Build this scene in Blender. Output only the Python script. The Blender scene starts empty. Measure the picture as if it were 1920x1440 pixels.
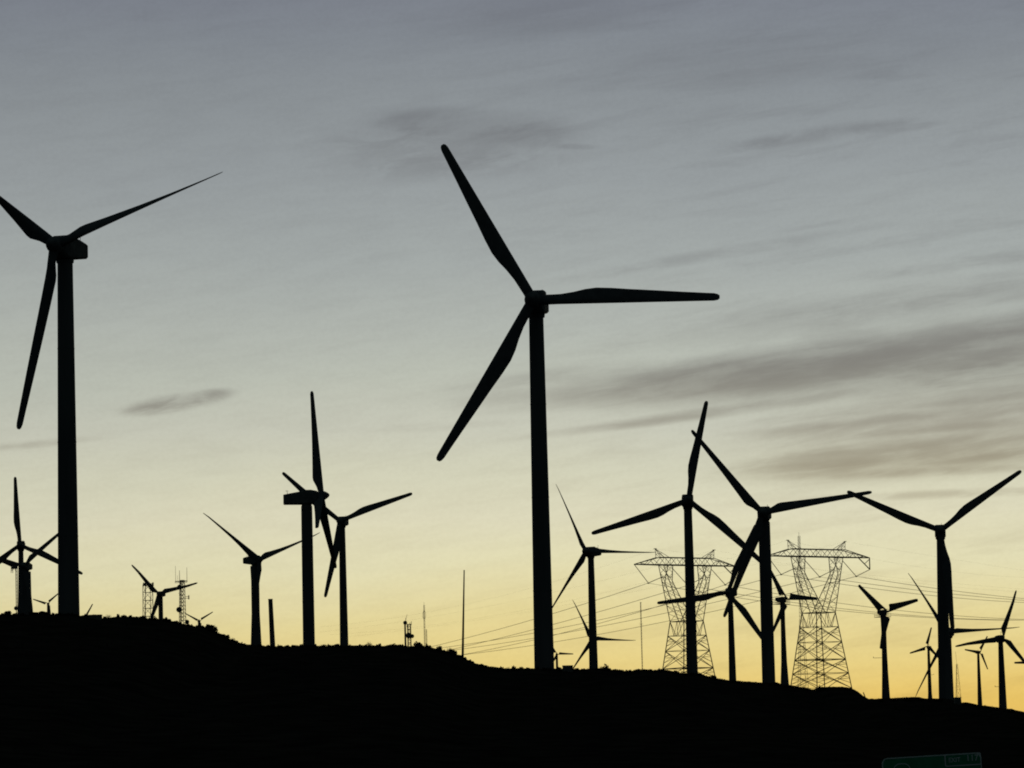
import bpy, bmesh, math, random
from mathutils import Vector, Matrix, noise

random.seed(7)
sc = bpy.context.scene
COL = sc.collection
PI = math.pi
R_ = math.radians

# ------------------------------------------------------------------ camera
F = 7500.0                                   # focal length in photo pixels (1920 wide)
TH = math.atan(800 / F)                      # pitch up
ROLL = 0.0225
CAM = Vector((0, 0, 2.2))
f0 = Vector((0, math.cos(TH), math.sin(TH)))
u0 = Vector((0, -math.sin(TH), math.cos(TH)))
X0 = Vector((1, 0, 0))
rt = X0 * math.cos(ROLL) - u0 * math.sin(ROLL)
up = u0 * math.cos(ROLL) + X0 * math.sin(ROLL)
cd = bpy.data.cameras.new("camera")
cam = bpy.data.objects.new("camera", cd)
COL.objects.link(cam)
cd.sensor_width = 36
cd.lens = F / 1920 * 36
cd.clip_start = 0.5
cd.clip_end = 60000
m = Matrix((rt, up, -f0)).transposed().to_4x4()
m.translation = CAM
cam.matrix_world = m
sc.camera = cam
sc.render.resolution_x, sc.render.resolution_y = 1024, 768
sc.cycles.filter_width = 1.9
sc.cycles.max_bounces = 4
sc.view_settings.view_transform = 'Standard'
sc.view_settings.look = 'None'
sc.view_settings.exposure = 0.0
sc.view_settings.gamma = 1.0


def P(px, py, D):
    """real position of something sighted in direction (px, py) that stands D metres away"""
    d = f0 + rt * ((px - 960) / F) + up * ((720 - py) / F)
    return CAM + d * (D / d.y)


def lin(c):
    return tuple((v / 255 / 12.92 if v <= 10 else ((v / 255 + 0.055) / 1.055) ** 2.4) for v in c)


# ------------------------------------------------------------------ world
SUN_AZ = 0.10
w = bpy.data.worlds.new("World")
sc.world = w
w.use_nodes = True
nt = w.node_tree
nt.nodes.clear()


def N(t, **kw):
    n = nt.nodes.new(t)
    for k, v in kw.items():
        setattr(n, k, v)
    return n


def L(a, b):
    nt.links.new(a, b)


def M(op, a, b=None, c=None, clamp=False):
    n = N('ShaderNodeMath', operation=op, use_clamp=clamp)
    for i, v in enumerate((a, b, c)):
        if v is None:
            continue
        if isinstance(v, (int, float)):
            n.inputs[i].default_value = v
        else:
            L(v, n.inputs[i])
    return n.outputs[0]


def MR(v, a, b, c, d, smooth=True):
    n = N('ShaderNodeMapRange', interpolation_type='SMOOTHSTEP' if smooth else 'LINEAR')
    n.inputs['From Min'].default_value = a
    n.inputs['From Max'].default_value = b
    n.inputs['To Min'].default_value = c
    n.inputs['To Max'].default_value = d
    L(v, n.inputs['Value'])
    return n.outputs['Result']


tc = N('ShaderNodeTexCoord')
sp = N('ShaderNodeSeparateXYZ')
L(tc.outputs['Generated'], sp.inputs[0])
az = M('ARCTAN2', sp.outputs[0], sp.outputs[1])
el = M('ARCSINE', sp.outputs[2])
cb = N('ShaderNodeCombineXYZ')
L(M('MULTIPLY', az, 7.5), cb.inputs[0])
L(M('MULTIPLY', el, 7.5), cb.inputs[1])
pos = cb.outputs[0]


def noise_tex(scale, rot, sx, sy, detail=5, rough=.55, dist=0., off=(0, 0, 0)):
    mp = N('ShaderNodeMapping')
    mp.inputs['Rotation'].default_value = (0, 0, -rot)
    mp.inputs['Scale'].default_value = (sx, sy, 1)
    mp.inputs['Location'].default_value = off
    # rotate first, then squash: two mapping nodes
    mp0 = N('ShaderNodeMapping')
    mp0.inputs['Rotation'].default_value = (0, 0, -rot)
    L(pos, mp0.inputs[0])
    mp.inputs['Rotation'].default_value = (0, 0, 0)
    L(mp0.outputs[0], mp.inputs[0])
    n = N('ShaderNodeTexNoise')
    n.inputs['Scale'].default_value = scale
    n.inputs['Detail'].default_value = detail
    n.inputs['Roughness'].default_value = rough
    n.inputs['Distortion'].default_value = dist
    L(mp.outputs[0], n.inputs['Vector'])
    return n.outputs[0]


streak = noise_tex(1.0, .10, 1.5, 15, 5, .58, .35)
streak2 = noise_tex(1.0, .13, 3.2, 26, 4, .6, .3, (4, 7, 0))
fine = noise_tex(1.0, .1, 9, 40, 3, .6, .2, (2, 1, 0))
puff = noise_tex(1.0, .12, 7, 22, 5, .62, .5, (5, 2, 0))
mottle = noise_tex(1.0, .1, 105, 135, 2, .6, 0, (1, 3, 0))
broad = noise_tex(1.0, .06, .7, 2.6, 3, .5, .3, (9, 3, 0))


def el_of(py, px=960):
    d = (P(px, py, 1000) - CAM).normalized()
    return math.asin(d.z)


ramp = N('ShaderNodeValToRGB')
cr = ramp.color_ramp
cr.interpolation = 'LINEAR'
STOPS = [(1345, (231, 194, 100)), (1290, (233, 203, 118)), (1230, (232, 210, 136)), (1150, (229, 215, 156)),
         (1060, (227, 221, 181)), (980, (221, 217, 188)), (900, (211, 210, 186)), (800, (199, 200, 184)),
         (700, (187, 191, 179)), (600, (177, 182, 175)), (480, (164, 170, 168)), (340, (151, 157, 159)),
         (200, (140, 146, 150)), (80, (131, 137, 144)), (-20, (124, 129, 139))]
cr.elements[0].position = 0.0
cr.elements[0].color = lin((222, 170, 78)) + (1,)
cr.elements[1].position = 1.0
cr.elements[1].color = lin((104, 110, 124)) + (1,)
for py, c in STOPS:
    e = cr.elements.new(el_of(py) / 0.25)
    e.color = lin(c) + (1,)
elw = M('ADD', el, M('MULTIPLY', M('SUBTRACT', broad, .5), .018))
L(M('DIVIDE', elw, .25), ramp.inputs[0])
skym = N('ShaderNodeVectorMath', operation='SCALE')          # thicker veil away from the set sun
L(ramp.outputs[0], skym.inputs[0])
L(MR(az, -.13, .02, .955, 1.0), skym.inputs['Scale'])
skyc = skym.outputs[0]

# cloud wisps: each an ellipse in azimuth/elevation filled with streaky noise
# (px, py, half-length, half-height, tilt, strength, which)
WISPS = [(1840, 652, 640, 56, .125, 1.5, 3), (1400, 702, 340, 40, .11, .95, 3), (1880, 775, 480, 85, .12, .72, 3), (1700, 866, 330, 36, .06, .80, 3),
         (1150, 720, 330, 40, .08, .34, 3), (1650, 580, 440, 34, .13, .30, 3),
         (1640, 668, 380, 18, .13, .26, 1), (1420, 684, 150, 12, .06, .34, 1), (1850, 690, 300, 12, .13, .45, 1), (1330, 774, 360, 11, .13, .60, 3), (1760, 722, 260, 10, .13, .5, 1),
         (1700, 835, 330, 12, .08, .40, 1), (1560, 872, 210, 13, .04, .48, 1), (1840, 855, 180, 10, .08, .5, 1), (1690, 886, 260, 9, .03, .5, 2), (1800, 800, 220, 8, .07, .4, 2), (1620, 790, 240, 9, .09, .35, 2), (1880, 745, 200, 8, .09, .45, 2),
         (1780, 926, 260, 9, .03, .42, 2), (1480, 812, 160, 12, .10, .32, 1), (1230, 792, 200, 8, .1, .22, 2),
         (332, 755, 98, 17, .17, 1.1, 4), (385, 745, 48, 13, .22, .6, 4), (270, 766, 45, 6, .14, .3, 4), (50, 834, 130, 8, .10, .30, 2), (820, 800, 200, 10, .05, .10, 2),
         (780, 228, 85, 26, .05, .30, 4), (890, 240, 200, 36, -.02, .46, 3), (1010, 252, 80, 30, -.1, .22, 4), (1078, 275, 48, 6, -.02, .32, 2), (850, 300, 240, 40, .05, .34, 4), (690, 265, 130, 26, .12, .24, 4),
         (1425, 270, 80, 12, .15, .22, 4), (1520, 255, 170, 16, .14, .26, 4), (1660, 236, 150, 12, .06, .18, 2), (1700, 560, 330, 28, .1, .22, 1), (1330, 478, 330, 12, .16, .24, 2),
         (1800, 495, 260, 12, .12, .22, 2), (1500, 100, 420, 60, .06, .18, 0), (1000, 30, 260, 50, .1, .20, 0),
         (1080, 700, 240, 14, .1, .16, 1)]
acc = None
bank = [streak, streak2, fine, M('ADD', M('MULTIPLY', streak2, .55), M('MULTIPLY', puff, .45)), puff]
for (px, py, a_, b_, tilt, st, wh) in WISPS:
    d = (P(px, py, 1000) - CAM).normalized()
    mp = N('ShaderNodeMapping', vector_type='TEXTURE')
    mp.inputs['Location'].default_value = (math.atan2(d.x, d.y) * 7.5, math.asin(d.z) * 7.5, 0)
    mp.inputs['Rotation'].default_value = (0, 0, tilt - ROLL)
    mp.inputs['Scale'].default_value = (a_ / 1000, b_ / 1000, 1)
    L(pos, mp.inputs[0])
    vm = N('ShaderNodeVectorMath', operation='LENGTH')
    L(mp.outputs[0], vm.inputs[0])
    blob = MR(vm.outputs['Value'], .15, 1.35, 1, 0)
    # noise eats the ellipse's edge and leaves gaps inside
    val = M('MULTIPLY', blob, MR(bank[wh], .36, .62, (.14, .14, .45, .48, .25)[wh], 1.0))
    val = M('MULTIPLY', val, st)
    acc = val if acc is None else M('ADD', acc, val)
gen = M('MULTIPLY', M('MULTIPLY', MR(streak2, .48, .72, 0, 1), .14), MR(az, -.06, .10, .25, 1))
gen2 = M('MULTIPLY', MR(fine, .35, .75, -.02, .05, False), 1)
acc = M('ADD', M('ADD', acc, gen), gen2)
acc = M('MAXIMUM', M('ADD', acc, MR(mottle, .3, .7, -.006, .045, False)), 0.0)
acc = M('SUBTRACT', 1.0, M('EXPONENT', M('MULTIPLY', acc, -1.35)))
darkc = N('ShaderNodeMix', data_type='RGBA', blend_type='MULTIPLY')
darkc.inputs[0].default_value = 1
L(skyc, darkc.inputs[6])
tint = N('ShaderNodeMix', data_type='RGBA')                 # cloud undersides warm towards the horizon
L(MR(el, el_of(880), el_of(660), 0, 1), tint.inputs[0])
tint.inputs[6].default_value = (.475, .425, .40, 1)
tint.inputs[7].default_value = (.445, .41, .425, 1)
L(tint.outputs[2], darkc.inputs[7])
mixc = N('ShaderNodeMix', data_type='RGBA')
L(acc, mixc.inputs[0])
L(skyc, mixc.inputs[6])
L(darkc.outputs[2], mixc.inputs[7])
# dusk glow only round the set sun: the rest of the dome is nearly night
daz = M('ABSOLUTE', M('SUBTRACT', az, SUN_AZ))
glow = M('MULTIPLY', MR(daz, .24, .62, 1, 0), MR(el, .23, .48, 1, 0))
night = N('ShaderNodeMix', data_type='RGBA')
L(glow, night.inputs[0])
night.inputs[6].default_value = (.021, .031, .034, 1)
L(mixc.outputs[2], night.inputs[7])
nis = N('ShaderNodeTexSky', sky_type='NISHITA')
nis.sun_disc = False
nis.sun_elevation = R_(-5)
nis.sun_rotation = SUN_AZ
bg = N('ShaderNodeBackground')
bg.inputs['Strength'].default_value = 1.0
L(night.outputs[2], bg.inputs[0])
bg2 = N('ShaderNodeBackground')
bg2.inputs['Strength'].default_value = 0.05
L(nis.outputs[0], bg2.inputs[0])
ad = N('ShaderNodeAddShader')
L(bg.outputs[0], ad.inputs[0])
L(bg2.outputs[0], ad.inputs[1])
wo = N('ShaderNodeOutputWorld')
L(ad.outputs[0], wo.inputs[0])

sd = bpy.data.lights.new("sun", 'SUN')
sd.energy = 0.03
sd.angle = R_(2.0)
sd.color = (1, .72, .42)
sun = bpy.data.objects.new("sun", sd)
COL.objects.link(sun)
sdir = Vector((math.sin(SUN_AZ), math.cos(SUN_AZ), math.tan(R_(0.6)))).normalized()
sun.rotation_euler = sdir.to_track_quat('Z', 'Y').to_euler()


# ------------------------------------------------------------------ materials
def mat(name, c1, c2, scale, rough=.85, spec=.12, bump=0.0, metallic=0.0, stretch=(1, 1, 1)):
    m = bpy.data.materials.new(name)
    m.use_nodes = True
    t = m.node_tree
    b = t.nodes['Principled BSDF']
    b.inputs['Roughness'].default_value = rough
    b.inputs['Specular IOR Level'].default_value = spec
    b.inputs['Metallic'].default_value = metallic
    tcn = t.nodes.new('ShaderNodeTexCoord')
    mp = t.nodes.new('ShaderNodeMapping')
    mp.inputs['Scale'].default_value = stretch
    n = t.nodes.new('ShaderNodeTexNoise')
    n.inputs['Scale'].default_value = scale
    n.inputs['Detail'].default_value = 6
    r = t.nodes.new('ShaderNodeValToRGB')
    r.color_ramp.elements[0].position = .35
    r.color_ramp.elements[0].color = c1 + (1,)
    r.color_ramp.elements[1].position = .68
    r.color_ramp.elements[1].color = c2 + (1,)
    t.links.new(tcn.outputs['Object'], mp.inputs[0])
    t.links.new(mp.outputs[0], n.inputs[0])
    t.links.new(n.outputs[0], r.inputs[0])
    t.links.new(r.outputs[0], b.inputs['Base Color'])
    if bump:
        bn = t.nodes.new('ShaderNodeBump')
        bn.inputs['Strength'].default_value = bump
        t.links.new(n.outputs[0], bn.inputs['Height'])
        t.links.new(bn.outputs[0], b.inputs['Normal'])
    return m


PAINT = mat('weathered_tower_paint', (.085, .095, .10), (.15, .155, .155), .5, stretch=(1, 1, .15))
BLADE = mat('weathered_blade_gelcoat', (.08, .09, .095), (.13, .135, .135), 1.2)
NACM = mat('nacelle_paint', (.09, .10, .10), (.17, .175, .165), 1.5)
STEEL = mat('galvanised_steel', (.12, .12, .12), (.24, .23, .22), 3, .7, .2, metallic=.2)
WIRE = mat('weathered_conductor', (.08, .075, .07), (.16, .15, .14), 4, .8)
WOOD = mat('weathered_wood_pole', (.06, .045, .035), (.13, .10, .075), 2, stretch=(6, 6, .6))
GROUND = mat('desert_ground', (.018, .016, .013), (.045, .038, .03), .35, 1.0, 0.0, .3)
LEAF = mat('creosote_leaf', (.02, .024, .014), (.045, .05, .03), 5, 1.0, 0.0)
TWIG = mat('shrub_twig', (.05, .04, .03), (.10, .08, .06), 5, 1.0, 0.0)
GREEN = mat('sign_green_sheeting', (.012, .27, .13), (.018, .36, .18), 2.5, .7, .15)
WHITE = mat('sign_white_sheeting', (.72, .78, .76), (.85, .9, .88), 4, .7, .15)
CABIN = mat('utility_box_paint', (.10, .10, .09), (.2, .2, .18), 2)
INSUL = mat('insulator_glaze', (.05, .035, .03), (.10, .07, .06), 8, .5, .3)


# ------------------------------------------------------------------ helpers
class MB:
    def __init__(s):
        s.v, s.f = [], []

    def ring(s, c, ax, r, n, ph=0.):
        ax = Vector(ax).normalized()
        h = Vector((1, 0, 0)) if abs(ax.x) < .9 else Vector((0, 1, 0))
        a = ax.cross(h).normalized()
        b = ax.cross(a)
        i0 = len(s.v)
        for k in range(n):
            t = 2 * PI * k / n + ph
            s.v.append(Vector(c) + (a * math.cos(t) + b * math.sin(t)) * r)
        return i0

    def skin(s, i, j, n):
        for k in range(n):
            s.f.append((i + k, i + (k + 1) % n, j + (k + 1) % n, j + k))

    def cap(s, i, n, flip=False):
        f = list(range(i, i + n))
        s.f.append(tuple(reversed(f)) if flip else tuple(f))

    def tube(s, pts, rad, n=6):
        if not isinstance(rad, (list, tuple)):
            rad = [rad] * len(pts)
        pts = [Vector(p) for p in pts]
        prev = None
        for k, p in enumerate(pts):
            ax = (pts[min(k + 1, len(pts) - 1)] - pts[max(k - 1, 0)])
            i = s.ring(p, ax, rad[k], n)
            if prev is not None:
                s.skin(prev, i, n)
            else:
                s.cap(i, n, True)
            prev = i
        s.cap(prev, n)

    def box(s, lo, hi, bev=0.0):
        x0, y0, z0 = lo
        x1, y1, z1 = hi
        b = bev
        if b <= 0:
            i = len(s.v)
            s.v += [Vector(p) for p in ((x0, y0, z0), (x1, y0, z0), (x1, y1, z0), (x0, y1, z0), (x0, y0, z1), (x1, y0, z1), (x1, y1, z1), (x0, y1, z1))]
            for q in ((0, 3, 2, 1), (4, 5, 6, 7), (0, 1, 5, 4), (1, 2, 6, 5), (2, 3, 7, 6), (3, 0, 4, 7)):
                s.f.append(tuple(i + k for k in q))
            return
        secs = []
        for z, e in ((z0, b), (z0 + b, 0), (z1 - b, 0), (z1, b)):
            secs.append([(x0 + b, y0 + e, z), (x1 - b, y0 + e, z), (x1 - e, y0 + b, z), (x1 - e, y1 - b, z), (x1 - b, y1 - e, z), (x0 + b, y1 - e, z), (x0 + e, y1 - b, z), (x0 + e, y0 + b, z)])
        s.loft(secs)

    def loft(s, secs):
        n = len(secs[0])
        prev = None
        for sec in secs:
            i = len(s.v)
            s.v += [Vector(p) for p in sec]
            if prev is None:
                s.cap(i, n, True)
            else:
                s.skin(prev, i, n)
            prev = i
        s.cap(prev, n)

    def bar(s, a, b, r):
        s.tube([a, b], r, 4)

    def build(s, name, m, parent=None, smooth=False):
        me = bpy.data.meshes.new(name)
        me.from_pydata([tuple(v) for v in s.v], [], s.f)
        bm = bmesh.new()
        bm.from_mesh(me)
        bmesh.ops.recalc_face_normals(bm, faces=bm.faces)
        bm.to_mesh(me)
        bm.free()
        me.materials.append(m)
        if smooth:
            for p in me.polygons:
                p.use_smooth = True
        o = bpy.data.objects.new(name, me)
        COL.objects.link(o)
        o.parent = parent
        return o


def tag(o, label=None, cat=None, group=None, kind=None):
    if label:
        o['label'] = label
    if cat:
        o['category'] = cat
    if group:
        o['group'] = group
    if kind:
        o['kind'] = kind
    return o


def empty(name, loc, rz=0.):
    o = bpy.data.objects.new(name, None)
    COL.objects.link(o)
    o.location = loc
    o.rotation_euler = (0, 0, rz)
    o.empty_display_size = .5
    return o


# ------------------------------------------------------------------ terrain
SKY = [(0, 1152), (12, 1152), (24, 1152), (55, 1153), (70, 1151), (85, 1150.5), (105, 1153), (150, 1155), (165, 1155), (190, 1159.5),
       (205, 1159), (218, 1157), (240, 1156.5), (265, 1158.5), (290, 1162), (310, 1164), (330, 1167), (345, 1171), (362, 1174),
       (378, 1176), (392, 1180), (406, 1187), (422, 1194), (432, 1199), (445, 1204), (456, 1209), (470, 1210), (486, 1211),
       (500, 1212), (514, 1213.5), (530, 1213), (548, 1213.5), (562, 1212.5), (570, 1210.5), (592, 1211.5), (600, 1213),
       (636, 1212), (655, 1211.5), (690, 1211.5), (720, 1212), (740, 1212), (760, 1213), (790, 1213.5), (808, 1215), (820, 1218),
       (835, 1222), (848, 1227), (858, 1231), (870, 1236), (882, 1241.5), (895, 1248), (905, 1251), (920, 1253), (935, 1255),
       (950, 1256), (985, 1256), (1000, 1255.5), (1035, 1256), (1075, 1257.5), (1090, 1257.5), (1105, 1256), (1130, 1256),
       (1145, 1258.5), (1160, 1259), (1175, 1261), (1190, 1260), (1205, 1258.5), (1220, 1260), (1245, 1259), (1262, 1261),
       (1280, 1265), (1290, 1266), (1308, 1265), (1325, 1271), (1340, 1275), (1352, 1277), (1365, 1279), (1380, 1280),
       (1400, 1281.5), (1420, 1283), (1440, 1284.5), (1455, 1283), (1466, 1287.5), (1485, 1288.5), (1500, 1292), (1515, 1295),
       (1524, 1297.5), (1532, 1296), (1538, 1292.5), (1548, 1291.5), (1585, 1292.5), (1598, 1295), (1610, 1302.5), (1622, 1312.5), (1630, 1316),
       (1640, 1315.5), (1655, 1314), (1670, 1314), (1690, 1313), (1720, 1312), (1733, 1315), (1750, 1315), (1765, 1314.5),
       (1790, 1318), (1803, 1323), (1812, 1322), (1825, 1325), (1837, 1328), (1850, 1329), (1870, 1332), (1885, 1335),
       (1895, 1335), (1910, 1339), (1920, 1341)]
YR = 405.0
RID = sorted((P(x, y + .5, YR).x, P(x, y + .5, YR).z) for x, y in SKY)


def ridge(a):
    if a <= RID[0][0]:
        d = RID[0][0] - a
        return RID[0][1] * max(0., 1 - d / 500) + .4 * math.sin(d * .11)
    if a >= RID[-1][0]:
        d = a - RID[-1][0]
        return max(.8, RID[-1][1] - d * .06)
    lo, hi = 0, len(RID) - 1
    while hi - lo > 1:
        mid = (lo + hi) // 2
        if RID[mid][0] <= a:
            lo = mid
        else:
            hi = mid
    t = (a - RID[lo][0]) / (RID[hi][0] - RID[lo][0])
    return RID[lo][1] * (1 - t) + RID[hi][1] * t


GB = [(405, 1), (480, .985), (700, .95), (1000, .88), (1500, .78), (2000, .65), (3000, .35), (5000, .05), (7000, 0), (1e6, 0)]


def gfall(y):
    for (y0, g0), (y1, g1) in zip(GB, GB[1:]):
        if y <= y1:
            t = (y - y0) / (y1 - y0)
            return g0 * (1 - t) + g1 * t
    return 0.


def ground(x, y):
    if y <= YR:
        t = max(0., min(1., (y - 100) / (YR - 100)))
        h = ridge(x) * t ** 1.6
    else:
        h = CAM.z * 0 + ridge(x * YR / y) * (y / YR) * gfall(y)
    return h


def bump_z(x, y):
    k = max(0., min(1., (y - 150) / 200)) * max(0., 1 - max(0, y - 900) / 1500)
    return k * (noise.noise(Vector((x * .35, y * .12, 0))) * .12 + noise.noise(Vector((x * 1.3, y * .5, 3))) * .12)


acol = []
a = -70.
while a <= 70:
    acol.append(a)
    a += .3
for d in (74, 80, 88, 100, 115, 135, 160, 200, 260, 340, 450, 600, 900, 1500, 3000):
    acol = [-float(d)] + acol + [float(d)]
yrow = [-400, -100, 0, 60, 100, 150, 200, 250, 300, 320, 345, 362, 376, 386, 393, 398, 401, 403, 405, 407, 410, 415, 422, 435, 460, 495,
        540, 600, 680, 780, 900, 1050, 1200, 1400, 1600, 1850, 2100, 2500, 3000, 4000, 5000, 7000, 10000, 16000, 30000]
vs, fs = [], []
for y in yrow:
    for a in acol:
        x = a * max(1., y / YR)
        vs.append((x, y, ground(x, y) + bump_z(x, y)))
nc = len(acol)
for i in range(len(yrow) - 1):
    for j in range(nc - 1):
        fs.append((i * nc + j, i * nc + j + 1, (i + 1) * nc + j + 1, (i + 1) * nc + j))
me = bpy.data.meshes.new('ground')
me.from_pydata(vs, [], fs)
me.materials.append(GROUND)
go = bpy.data.objects.new('ground', me)
COL.objects.link(go)
tag(go, kind='structure')

# ------------------------------------------------------------------ wind turbines
PROF = {   # (span fraction, chord m, relative thickness)
    'mid': [(.0, 1.0, 1.), (.06, 1.0, .95), (.15, 1.06, .6), (.22, 1.25, .4), (.28, 1.5, .3), (.34, 1.62, .25), (.42, 1.55, .22), (.52, 1.38, .2),
            (.65, 1.2, .18), (.8, .98, .17), (.92, .82, .16), (.97, .76, .16), (.99, .6, .16), (1., .3, .18)],
    'root': [(.0, .95, 1.), (.04, .95, .95), (.09, 1.15, .7), (.15, 1.6, .4), (.18, 1.65, .32), (.3, 1.45, .25), (.5, 1.15, .2),
             (.7, .9, .18), (.9, .68, .17), (.97, .62, .16), (.99, .48, .16), (1., .24, .18)],
    'slim': [(.0, 1.0, 1.), (.04, 1.0, .95), (.08, 1.25, .6), (.13, 1.4, .35), (.2, 1.2, .28), (.35, .85, .22), (.5, .62, .2),
             (.7, .42, .18), (.9, .26, .17), (1., .12, .2)],
    'small': [(.0, .34, 1.), (.11, .34, 1.), (.135, .8, .45), (.15, 1.3, .25), (.19, 1.36, .2), (.3, 1.2, .18), (.5, .98, .16), (.75, .76, .15),
              (.95, .6, .15), (.985, .5, .15), (1., .25, .18)],
    'taper': [(.0, .5, 1.), (.05, .5, 1.), (.1, .85, .5), (.17, 1.25, .3), (.3, 1.05, .22), (.5, .85, .2), (.75, .6, .18), (.96, .42, .17), (1., .2, .2)],
}
SEC = []
for k in range(16):
    t = 2 * PI * k / 16
    SEC.append((math.cos(t), math.sin(t)))


def blade_mesh(kind, R, cs, b0, b1, le):
    mb = MB()
    secs = []
    pr = PROF[kind]
    c0 = pr[0][1] * cs
    for (s, c, th) in pr:
        c *= cs
        beta = R_(b0 + (b1 - b0) * s)
        # straight leading edge, bulging trailing edge
        xl = (c0 * .5) * (1 - s) + (pr[-3][1] * cs * .5) * s
        if s > .95:
            xl = min(xl, c * .5 + .02)
        if c < c0 and kind in ('small', 'taper'):
            xl = c * .5
        if kind in ('small', 'taper') and c >= c0:
            xl = .35 * cs
        pts = []
        for (ct, st) in SEC:
            xx = ct * .5 * c
            # flatten towards an aerofoil: blunt at the leading edge, sharp behind
            taper = 1.0 if th > .8 else (.62 + .38 * ct) if ct < .3 else (1.04 - .3 * max(0, ct - .3))
            yy = st * .5 * c * th * taper
            X = xl - c * .5 + xx
            Y = yy
            cb_, sb_ = math.cos(beta), math.sin(beta)
            pts.append((X * cb_ + Y * sb_, -X * sb_ + Y * cb_, s * R))
        secs.append(pts)
    mb.loft(secs)
    return mb


def nacelle_std(s, parent, hz, c=1., ln=1.):
    """tapered cowl seen side-on: deep towards the rotor, shallow at the tail"""
    mb = MB()
    secs = []
    def lift(y):
        return .125 * (y + 2.75) * c          # bedplate pitched with the shaft
    for (y, zb, zt, hw) in ((4.15 * ln, -1.35, .2, .75), (4.2 * ln, -1.5, .3, .92), (2.6 * ln, -1.52, .58, 1.02), (.9, -1.55, .86, 1.05), (.55, -1.55, 1.08, 1.08),
                            (-.9, -1.5, 1.1, 1.08), (-1.35, -1.35, 1.0, 1.02), (-1.95, -1.05, .9, .9), (-2.1, -.8, .75, .72)):
        zb += lift(y)
        zt += lift(y) * .8
        r = .2
        pts = [(-hw + r, zb), (hw - r, zb), (hw, zb + r), (hw, zt - r), (hw - r, zt), (-hw + r, zt), (-hw, zt - r), (-hw, zb + r)]
        secs.append([(px * s, y * s, pz * s) for px, pz in pts])
    mb.loft(secs)
    # yaw collar between tower top and bedplate
    mb.tube([(0, 0, (-1.9 + lift(0)) * s), (0, 0, (-1.3 + lift(0)) * s)], [.92 * s, .98 * s], 20)
    o = mb.build('nacelle', NACM, parent)
    o.location = (0, 0, hz)
    v = MB()
    e = lift(3.6 * ln)
    ye = 3.5 * ln
    v.tube([(.3 * s, ye * s, (e - .1) * s), (.3 * s, (ye + .1) * s, (e + 1.15) * s)], .035 * s, 5)
    v.tube([(.3 * s, (ye - .2) * s, (e + 1.0) * s), (.3 * s, (ye + .4) * s, (e + 1.05) * s)], .03 * s, 5)
    v.tube([(.3 * s, ye * s, (e + .55) * s), (-.25 * s, ye * s, (e + .6) * s), (-.25 * s, ye * s, (e + .8) * s)], .035 * s, 5)
    v.build('wind_vane', STEEL, o)
    return o


def nacelle_small(s, parent, hz, rail=True):
    mb = MB()
    secs = []
    for (y, zb, zt, hw) in ((2.1, -.25, .22, .4), (2.0, -.35, .32, .55), (1.2, -.75, .36, .62), (.4, -.95, .38, .62), (-.6, -.9, .4, .6), (-.95, -.5, .32, .45)):
        r = .12
        pts = [(-hw + r, zb), (hw - r, zb), (hw, zb + r), (hw, zt - r), (hw - r, zt), (-hw + r, zt), (-hw, zt - r), (-hw, zb + r)]
        secs.append([(px * s, y * s, pz * s) for px, pz in pts])
    mb.loft(secs)
    o = mb.build('nacelle', NACM, parent)
    o.location = (0, 0, hz)
    v = MB()
    v.tube([(.2 * s, .3 * s, .3 * s), (.2 * s, .3 * s, 1.0 * s)], .04, 5)
    v.tube([(.0 * s, .3 * s, .95 * s), (.4 * s, .3 * s, .98 * s)], .03, 5)
    v.build('wind_vane', STEEL, o)
    if rail:
        g = MB()
        for zz in (-1.25, -.85, -.5):
            for (x0, y0, x1, y1) in ((-1.5, -.9, 1.5, -.9), (-1.5, 1.6, 1.5, 1.6), (-1.5, -.9, -1.5, 1.6), (1.5, -.9, 1.5, 1.6)):
                g.bar((x0 * s, y0 * s, zz * s), (x1 * s, y1 * s, zz * s), .035 if zz > -1.2 else .06)
        for xx in (-1.5, 0, 1.5):
            for yy in (-.9, 1.6):
                g.bar((xx * s, yy * s, -1.25 * s), (xx * s, yy * s, -.5 * s), .03)
        for yy in (-.5, 0, .5, 1.0):
            g.bar((-1.5 * s, yy * s, -1.25 * s), (1.5 * s, yy * s, -1.25 * s), .05)
        g.build('service_platform', STEEL, o)
    return o


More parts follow.
